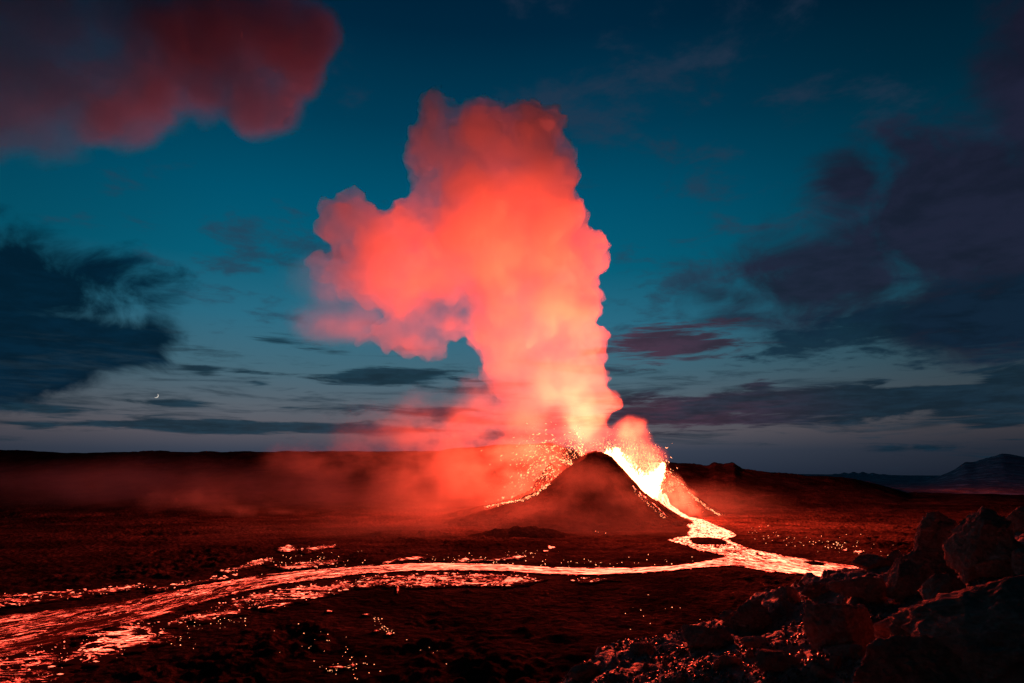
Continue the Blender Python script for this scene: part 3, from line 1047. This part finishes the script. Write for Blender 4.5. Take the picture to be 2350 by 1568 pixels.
# the light of the fountain
# (the crater is a cup: most of it goes up, a little spills out through the breach)
for nm, typ, (px, py, Y), pw, rad in (('lava_light', 'SPOT', (1436, 1072, 634), 3.8e7, 9.0), ('lava_light', 'POINT', (1478, 1085, 640), 9.5e6, 8.0), ('lava_light', 'POINT', (1340, 985, 655), 1.1e7, 26.0)):
    ld = bpy.data.lights.new(nm, typ)
    ld.energy = pw
    ld.color = (1.0, 0.064, 0.025)
    ld.shadow_soft_size = rad
    lo_ = bpy.data.objects.new(nm, ld)
    lo_.location = at_y(px, py, Y)
    if typ == 'SPOT':
        ld.spot_size = R(112)
        ld.spot_blend = 0.6
        lo_.rotation_euler = Vector((-0.22, -0.05, 1.0)).to_track_quat('-Z', 'Y').to_euler()
    COL.objects.link(lo_)
    bpy.context.view_layer.update()
    child_fix(lo_)

# ------------------------------------------------------------------ eruption plume
LEAN = -0.2
PL = [(1405, 1018, 42), (1345, 1000, 62), (1265, 985, 62), (1330, 935, 88), (1225, 915, 95), (1320, 875, 88), (1205, 830, 118), (1285, 785, 98), (1180, 730, 128), (1288, 705, 98), (1150, 625, 142), (1287, 612, 103),
      (1020, 640, 105), (1250, 520, 120), (1100, 520, 135), (950, 560, 122), (862, 600, 112), (805, 530, 78), (825, 485, 52), (785, 608, 62), (1258, 425, 92), (1120, 425, 135), (1005, 450, 72), (1222, 325, 95),
      (1100, 335, 115), (1015, 325, 78), (1000, 262, 66), (1005, 225, 38), (1240, 300, 80), (1235, 262, 50), (1280, 360, 62), (1175, 290, 55), (978, 395, 45), (940, 690, 80), (1010, 560, 110), (955, 745, 62), (885, 765, 46), (835, 776, 28), (1030, 712, 75)]
p_lo, p_hi = (0, 0, 70.0), (0, 0, 400.0)
M_plume = smoke_mat('plume_smoke', 0.10, col=(0.985,0.985,0.985), nscale=0.022, contrast=0.22, detail=3, aniso=0.58, grad=[(p_lo, p_hi, 0.025), ((-140, 0, 60), (60, 0, 20), 0.75)], floor=0.08)
plume = skin('eruption_plume', [ball(a, b, r, 668 - 40 * min(max((1080 - a) / 180.0, 0), 1), LEAN) for a, b, r in PL], 2.2, M_plume, [(60, 12, 'b'), (24, 8, 'b'), (10, 3.2, 'b'), (5, 1.0, 'b')], seed=5, shrink=1.0)
tag(plume, 'tall billowing coral smoke column rising from the crater', 'smoke plume')

# ------------------------------------------------------------------ drifting smoke
def veil(name, ells, dens, sc, contrast, label=None, parent=None, vox=4.0, stretch=1.0, core=0.0, wobble=1.1, tint=0.96, cat='smoke', fall=None, detail=2):
    """thin smoke: every part of it fades out towards its own rim. ells: px, py, half width, half height, distance, half depth in m"""
    mt = bpy.data.materials.new(name + '_smoke')
    mt.use_nodes = True
    n = NT(mt.node_tree)
    p = n.node('ShaderNodeNewGeometry').outputs['Position']
    wob = n.node('ShaderNodeTexNoise')
    n.put(wob.inputs['Vector'], p)
    wob.inputs['Scale'].default_value = sc * 0.8
    wob.inputs['Detail'].default_value = detail
    tot = None
    bm = bmesh.new()
    for (px, py, hx, hz, Y, hd) in ells:
        c = at_y(px, py, Y)
        sx, sz = hx / FPX * Y, hz / FPX * Y
        b = bmesh.ops.create_icosphere(bm, subdivisions=3, radius=1.0)
        for v in b['verts']:
            v.co = Vector((c[0] + v.co.x * sx * 1.15, c[1] + v.co.y * hd * 1.15, c[2] + v.co.z * sz * 1.15))
        q = n.v('MULTIPLY', n.v('SUBTRACT', p, tuple(c)), (1 / sx, 1 / hd, 1 / sz))
        q = n.v('ADD', q, n.v('SCALE', n.v('SUBTRACT', wob.outputs['Color'], (0.5, 0.5, 0.5)), scale=wobble))
        f = n.smooth(n.v('LENGTH', q), 1.0, core)
        tot = f if tot is None else n.m('MAXIMUM' if core else 'ADD', tot, f)
    nz = n.noise(n.v('MULTIPLY', p, (1, 1, stretch)), sc, 4, 0.6)
    nz = n.smooth(nz, 0.5 - contrast, 0.5 + contrast)
    pv = n.node('ShaderNodeVolumePrincipled')
    pv.inputs['Color'].default_value = (tint, tint, min(0.97, tint * 1.25), 1)
    if fall:
        tot = n.m('MULTIPLY', tot, n.smooth(n.sep(p)[0], fall[0], fall[1], fall[2], 1.0))
    n.put(pv.inputs['Density'], n.m('MULTIPLY', n.m('MULTIPLY', tot, nz), dens))
    out = n.node('ShaderNodeOutputMaterial')
    n.t.links.new(pv.outputs[0], out.inputs['Volume'])
    me = bpy.data.meshes.new(name)
    bm.to_mesh(me); bm.free()
    o = link(name, me)
    if len(ells) > 1:
        m = o.modifiers.new('r', 'REMESH')
        m.mode = 'VOXEL'
        m.voxel_size = vox
        me2 = bpy.data.meshes.new_from_object(o.evaluated_get(bpy.context.evaluated_depsgraph_get()))
        bpy.data.objects.remove(o)
        me2.name = name
        o = link(name, me2)
    o.data.materials.clear()
    o.data.materials.append(mt)
    if parent:
        o.parent = parent
    return tag(o, label, None if parent else cat)


veil('drifting_smoke', [(1090, 985, 250, 130, 715, 60), (900, 1010, 240, 100, 715, 50), (1130, 1090, 230, 110, 715, 60), (730, 1060, 190, 60, 715, 40), (1010, 1100, 260, 80, 715, 50), (1200, 1020, 130, 110, 715, 50)], 0.012, 0.022, 0.16,
     'thin red smoke veil drifting low beside the cone over the plain', stretch=1.6)
veil('gas_cloud', [(655, 95, 140, 185, 680, 55), (540, 60, 220, 210, 680, 60), (610, 225, 110, 110, 680, 40), (430, 130, 230, 170, 680, 60), (250, 230, 190, 140, 680, 55), (40, 190, 320, 225, 680, 60), (250, 240, 200, 130, 680, 50), (320, 0, 340, 220, 680, 60), (0, -20, 360, 220, 680, 60), (-150, 120, 300, 280, 680, 60)],
     0.05, 0.016, 0.4, 'big maroon gas cloud lit by the eruption, filling the upper corner of the sky', vox=9, core=0.6, wobble=1.25, tint=0.52, cat='cloud', fall=(-560, -200, 0.35), detail=6)
veil('ground_smoke', [(1250, 1160, 620, 75, 690, 150), (800, 1130, 500, 75, 760, 120), (330, 1115, 560, 75, 790, 130), (1050, 1215, 700, 75, 480, 90)], 0.0055, 0.012, 0.25, 'faint red smoke veil spread over the plain all round the cone', vox=8)
veil('rising_puff', [(1470, 1062, 62, 62, 725, 30), (1450, 1010, 55, 60, 715, 30), (1500, 1090, 40, 45, 725, 25)], 0.06, 0.05, 0.2, 'small coral smoke puff rising behind the fountain above the far crater wall', vox=2)
veil('breach_steam', [(1545, 1122, 34, 40, 658, 16), (1572, 1150, 40, 34, 655, 14), (1600, 1174, 36, 22, 650, 12)], 0.09, 0.06, 0.2, 'glowing steam slanting above the lava channel in the breach', vox=2)
veil('flank_smoke', [(1345, 1115, 150, 75, 530, 22), (1420, 1160, 110, 50, 530, 20), (1250, 1165, 130, 50, 530, 20)], 0.013, 0.03, 0.22, 'faint smoke hanging before the dark front face of the cone')
veil('steam_wisp', [(655, 1175, 80, 9, 640, 8), (560, 1172, 120, 22, 640, 12), (440, 1150, 160, 40, 640, 16)], 0.02, 0.04, 0.2, 'thin bluish steam wisp lying low on the dark far slope', vox=1.5)
veil('pale_steam', [(1925, 1250, 34, 16, 420, 7)], 0.03, 0.09, 0.2, 'pale steam puff rising from the red plain behind the lava pool')
veil('veil', [(770, 640, 150, 80, 640, 35), (780, 740, 170, 70, 640, 35)], 0.012, 0.02, 0.2, parent=plume)

# ------------------------------------------------------------------ moon
mo = at_y(358.5, 908.5, 30000.0)
rad = 3.7 / FPX * np.linalg.norm(mo - EYE)
view = (mo - EYE) / np.linalg.norm(mo - EYE)
rt = np.array([1.0, 0, 0]); rt = rt - view * (rt @ view); rt /= np.linalg.norm(rt)
upv = np.cross(rt, view)
ang0 = R(-38)
ex = rt * math.cos(ang0) + upv * math.sin(ang0)
ey = -rt * math.sin(ang0) + upv * math.cos(ang0)
V, nl, ns = [], 24, 7
for i in range(nl + 1):
    la = -math.pi / 2 + math.pi * i / nl
    for j in range(ns):
        lo = math.pi / 2 - (math.pi * 0.26) * j / (ns - 1)      # lit sliver of the sphere, limb inwards
        V.append(mo + rad * (ex * math.cos(la) * math.sin(lo) + ey * math.sin(la) - view * math.cos(la) * math.cos(lo)))
V = np.array(V)
me = mesh_np('moon', V, grid_faces(nl + 1, ns))
mn = link('moon', me, M_moon)
sm = mn.modifiers.new('thickness', 'SOLIDIFY'); sm.thickness = rad * 0.2
tag(mn, 'thin white crescent moon low in the dusk sky', 'moon')

# ------------------------------------------------------------------ rocky slope under the viewer
SIL = [(900, 1790, 9), (1150, 1660, 12), (1310, 1572, 15), (1400, 1506, 19), (1500, 1482, 22), (1600, 1432, 27), (1700, 1398, 32), (1800, 1360, 37), (1900, 1326, 43), (1960, 1300, 48), (2050, 1292, 52), (2150, 1285, 55), (2300, 1225, 58), (2400, 1195, 60), (2700, 1150, 60)]
sa_, sd2, sr = [], [], []
for (px, py, r) in SIL:
    d = ray(px, py)
    sa_.append(math.atan2(d[0], d[1])); sd2.append(d[2] / math.hypot(d[0], d[1])); sr.append(r)
sa_, sd2, sr = map(np.array, (sa_, sd2, sr))


def slope_h(x, y):
    a = np.arctan2(x, y); r = np.hypot(x, y)
    rc = np.interp(a, sa_, sr); zc = EYE[2] + rc * np.interp(a, sa_, sd2)
    z0, r0 = 38.25, 2.0
    zin = z0 + (zc - z0) * (r - r0) / (rc - r0)
    over = np.maximum(r - rc, 0)
    return np.where(r <= rc, zin, zc - over * 0.62 - 0.01 * over ** 2)


def slope_full(x, y):
    r = np.hypot(x, y)
    b = fbm(x / 4.5, y / 4.5, 0, 4, 400) * 0.42 * sst(3, 14, r) + fbm(x / 1.3, y / 1.3, 0, 5, 410, 0.55) * 0.13 + fbm(x / 0.35, y / 0.35, 0, 3, 420, 0.55, 'b') * 0.035
    return slope_h(x, y) + b * (1 + 0.02 * r)


an = np.linspace(R(-16), R(60), 620)
rn = np.concatenate([np.geomspace(1.8, 66, 420), np.linspace(66, 125, 40)[1:]])
A2, R2 = np.meshgrid(an, rn)
SX, SY = R2 * np.sin(A2), R2 * np.cos(A2)
SZ = slope_full(SX, SY)
me = mesh_np('hillside', np.stack([SX, SY, SZ], -1).reshape(-1, 3), grid_faces(len(rn), len(an)))
tag(link('hillside', me, M_slope), kind='structure')


def on_slope(px, py):
    d = ray(px, py)
    ts = np.geomspace(2.2, 80, 1500)
    q = EYE + d / np.linalg.norm(d) * ts[:, None]
    h = np.nonzero(q[:, 2] < slope_full(q[:, 0], q[:, 1]))[0]
    return q[h[0]] if len(h) else None


# ------------------------------------------------------------------ boulders
def boulder(x0, y0, x1, y1, seed, label, sub=5, depth=0.8, cuts=18, skew=0.0, d=None, deep=0.35):
    """x0..x1, y0 (top) and y1 (foot on the slope) as seen"""
    px = (x0 + x1) / 2
    p = on_slope(px, min(y1, 1640))
    if p is None:
        return None
    d = d or np.hypot(p[0], p[1])
    W = (x1 - x0) / 2 / FPX * d
    d = d + W * depth * 0.8
    W = (x1 - x0) / 2 / FPX * d / CP
    r = ray(px, y0)
    ctr = EYE + r * (d / np.hypot(r[0], r[1]))
    ztop = ctr[2]
    zg = float(slope_full(np.array([ctr[0]]), np.array([ctr[1]]))[0])
    zbot = min(zg, p[2]) - deep * max(ztop - zg, 0.2)
    Hh = (ztop - zbot) / 2
    rg = np.random.default_rng(seed)
    bm = bmesh.new()
    bmesh.ops.create_icosphere(bm, subdivisions=sub, radius=1.0)
    V = np.array([v.co[:] for v in bm.verts])
    for _ in range(cuts):
        nrm = rg.normal(size=3) * np.array([1, 1, 0.75]); nrm /= np.linalg.norm(nrm)
        k = V @ nrm - rg.uniform(0.5, 0.82)
        V = V - np.where(k > 0, k, 0)[:, None] * nrm * 0.97
    V = V / np.abs(V).max(0)
    nr = V / np.linalg.norm(V, axis=1, keepdims=True)
    o3 = rg.uniform(0, 50, 3)
    q = V * np.array([1, depth, Hh / W])
    f = 0.06 * fbm(q[:, 0] * 1.5 + o3[0], q[:, 1] * 1.5 + o3[1], q[:, 2] * 1.5 + o3[2], 3, 500 + seed, 0.5)
    f = f + 0.07 * fbm(q[:, 0] * 3.0 + o3[0], q[:, 1] * 3.0, q[:, 2] * 3.0 + o3[2], 6, 530 + seed, 0.62, 'r') + 0.025 * fbm(q[:, 0] * 11, q[:, 1] * 11 + o3[1], q[:, 2] * 11, 3, 560 + seed, 0.6, 'b')
    V = V + nr * f[:, None]
    V = V / np.abs(V).max(0)
    V[:, 2] += skew * V[:, 0] * np.clip(V[:, 2], 0, 1)
    V = V * np.array([W, W * depth, Hh])
    az0 = math.atan2(ctr[0], ctr[1])
    c, s_ = math.cos(-az0), math.sin(-az0)
    V = V @ np.array([[c, s_, 0], [-s_, c, 0], [0, 0, 1]])
    for v, w_ in zip(bm.verts, V):
        v.co = w_
    me = bpy.data.meshes.new('boulder')
    bm.to_mesh(me); bm.free()
    me.polygons.foreach_set('use_smooth', np.ones(len(me.polygons), bool))
    o = link('boulder', me, M_rock)
    o.location = (ctr[0], ctr[1], (ztop + zbot) / 2)
    return tag(o, label, 'boulder', 'boulders on the rocky slope')


B = [
    (2074, 1170, 2232, 1335, 31, 'tall square-shouldered rock making the near top of the big outcrop', dict(sub=6)),
    (2180, 1163, 2312, 1335, 32, 'rounded black dome rock crowning the big outcrop', dict(sub=6)),
    (2055, 1245, 2200, 1345, 33, 'broad dark buttress rock bulging from the foot of the big outcrop', dict(sub=6)),
    (2041, 1286, 2130, 1378, 34, 'pale-edged slab leaning against the foot of the big outcrop', dict(sub=6)),
    (2215, 1218, 2370, 1325, 35, 'dark skirt rock falling away behind the outcrop towards the picture edge', dict(sub=6)),
    (2085, 1316, 2640, 1600, 36, 'huge lichen-flecked boulder filling the lower corner, close to the camera', dict(sub=6, cuts=12, skew=0.22)),
    (1986, 1452, 2230, 1640, 37, 'rounded shoulder rock against the side of the huge corner boulder', dict(sub=6)),
    (1858, 1380, 2002, 1492, 38, 'large brown boulder sitting alone in the middle of the rocky slope', dict(sub=6)),
    (2003, 1410, 2088, 1470, 39, 'flat-topped dark block wedged beside the large brown boulder', dict(sub=5, cuts=24)),
    (1673, 1375, 1768, 1455, 40, 'dark mossy hummock rock on the crest of the slope', dict(sub=6)),
    (1652, 1397, 1692, 1436, 41, 'small upright knob leaning on the mossy hummock', dict(sub=5)),
    (1568, 1424, 1674, 1492, 42, 'low dark rock leaning below the mossy hummock', dict(sub=5)),
    (1955, 1270, 2036, 1308, 43, 'flat dark ledge rock at the end of the lava pool', dict(sub=5, cuts=26)),
    (2038, 1262, 2070, 1290, 44, 'small dark stone between the flat ledge and the big outcrop', dict(sub=5)),
    (1833, 1334, 1908, 1374, 45, 'shallow dark rock on the slope skyline under the lava pool', dict(sub=5)),
    (1778, 1345, 1834, 1374, 46, 'small stone on the slope skyline beside the shallow rock', dict(sub=5)),
    (1912, 1319, 2040, 1374, 47, 'long low rock shelf below the flat ledge', dict(sub=5)),
    (2112, 1314, 2200, 1392, 48, 'jagged brown rock stepping up to the huge corner boulder', dict(sub=5, cuts=24)),
    (2242, 1274, 2334, 1334, 49, 'angular rock wedge resting behind the huge corner boulder', dict(sub=5, cuts=24)),
    (2316, 1161, 2372, 1225, 50, 'squared dark block standing at the picture edge past the outcrop', dict(sub=5, cuts=26)),
    (2328, 1256, 2380, 1322, 51, 'upright reddish rock at the picture edge above the corner boulder', dict(sub=5)),
    (1733, 1490, 1842, 1548, 52, 'pyramid-shaped rock on the gravel low on the slope', dict(sub=5, cuts=24)),
    (1898, 1476, 1988, 1514, 53, 'low rounded rock in front of the large brown boulder', dict(sub=5)),
    (1703, 1460, 1768, 1488, 54, 'small rock half sunk in gravel beside the mossy hummock', dict(sub=5)),
    (1443, 1468, 1508, 1504, 55, 'dark rock on the low end of the slope skyline', dict(sub=5)),
    (1303, 1518, 1378, 1566, 56, 'lowest dark rock where the slope meets the bottom edge', dict(sub=5)),
    (1860, 1528, 1925, 1562, 57, 'dark stone beside the lower gravel patch at the bottom edge', dict(sub=5)),
    (1535, 1545, 1590, 1574, 58, 'flat stone amid fine gravel near the bottom edge', dict(sub=5)),
    (2090, 1392, 2128, 1420, 59, 'small stone tucked above the shoulder rock', dict(sub=5)),
    (1640, 1500, 1700, 1530, 60, 'lone flat stone uphill of the bottom edge between two gravel patches', dict(sub=5)),
]
for x0, y0, x1, y1, seed, lab, kw in B:
    boulder(x0, y0, x1, y1, seed, lab, **kw)
# rubble: small angular stones sitting in the soil, too many to count
nb = 1700
azr = rng.uniform(R(2), R(40), nb)
rr_ = 4.0 * (50.0 / 4.0) ** rng.random(nb)
px_, py_ = rr_ * np.sin(azr), rr_ * np.cos(azr)
okr = rr_ < np.interp(azr, sa_, sr) * 1.04
px_, py_, rr_ = px_[okr], py_[okr], rr_[okr]
pz_ = slope_full(px_, py_)
bm = bmesh.new(); bmesh.ops.create_icosphere(bm, subdivisions=2, radius=1.0)
SV = np.array([v.co[:] for v in bm.verts]); SF = np.array([[v.index for v in f.verts] for f in bm.faces]); bm.free()
AV, AF = [], []
for i in range(len(px_)):
    s0 = rng.uniform(0.012, 0.045) * (0.6 + rr_[i] * 0.07) * (1 + 0.7 * (rng.random() > .93))
    v = SV.copy()
    for _ in range(7):
        nn = rng.normal(size=3); nn /= np.linalg.norm(nn)
        k = v @ nn - rng.uniform(.45, .75)
        v = v - np.where(k > 0, k, 0)[:, None] * nn
    v = v * s0 * rng.uniform(.7, 1.4, 3) + np.array([px_[i], py_[i], pz_[i] + s0 * .15])
    AF.append(SF + len(AV) * len(SV)); AV.append(v)
tag(link('rubble', mesh_np('rubble', np.concatenate(AV), np.concatenate(AF), smooth=False), M_rock), 'small angular rubble stones littering the slope between the boulders', 'rubble', kind='stuff')

# gravel: uncountable
n = 26000
az_g = rng.uniform(R(3), R(40), n)
rg_ = 2.5 * (24.0 / 2.5) ** rng.random(n)
gx, gy = rg_ * np.sin(az_g), rg_ * np.cos(az_g)
ok = fbm(gx / 2.2, gy / 2.2, 0, 3, 600) > -0.12
gx, gy, rg_ = gx[ok], gy[ok], rg_[ok]
gz = slope_full(gx, gy)
gs = rng.uniform(0.006, 0.016, len(gx)) * (0.6 + rg_ * 0.14)
M_grav = rock_mat('gravel_stone', (0.05, 0.045, 0.04), (0.16, 0.14, 0.12), 8.0, 0.3, 0.02, rough=0.32, spec=0.7, fine=4)
tag(clots('gravel', np.stack([gx, gy, gz + gs * 0.5], -1), gs, rng.normal(size=(len(gx), 3)), rng.uniform(0.6, 1.6, len(gx)), M_grav), 'loose glinting gravel strewn between the boulders', 'gravel', kind='stuff')
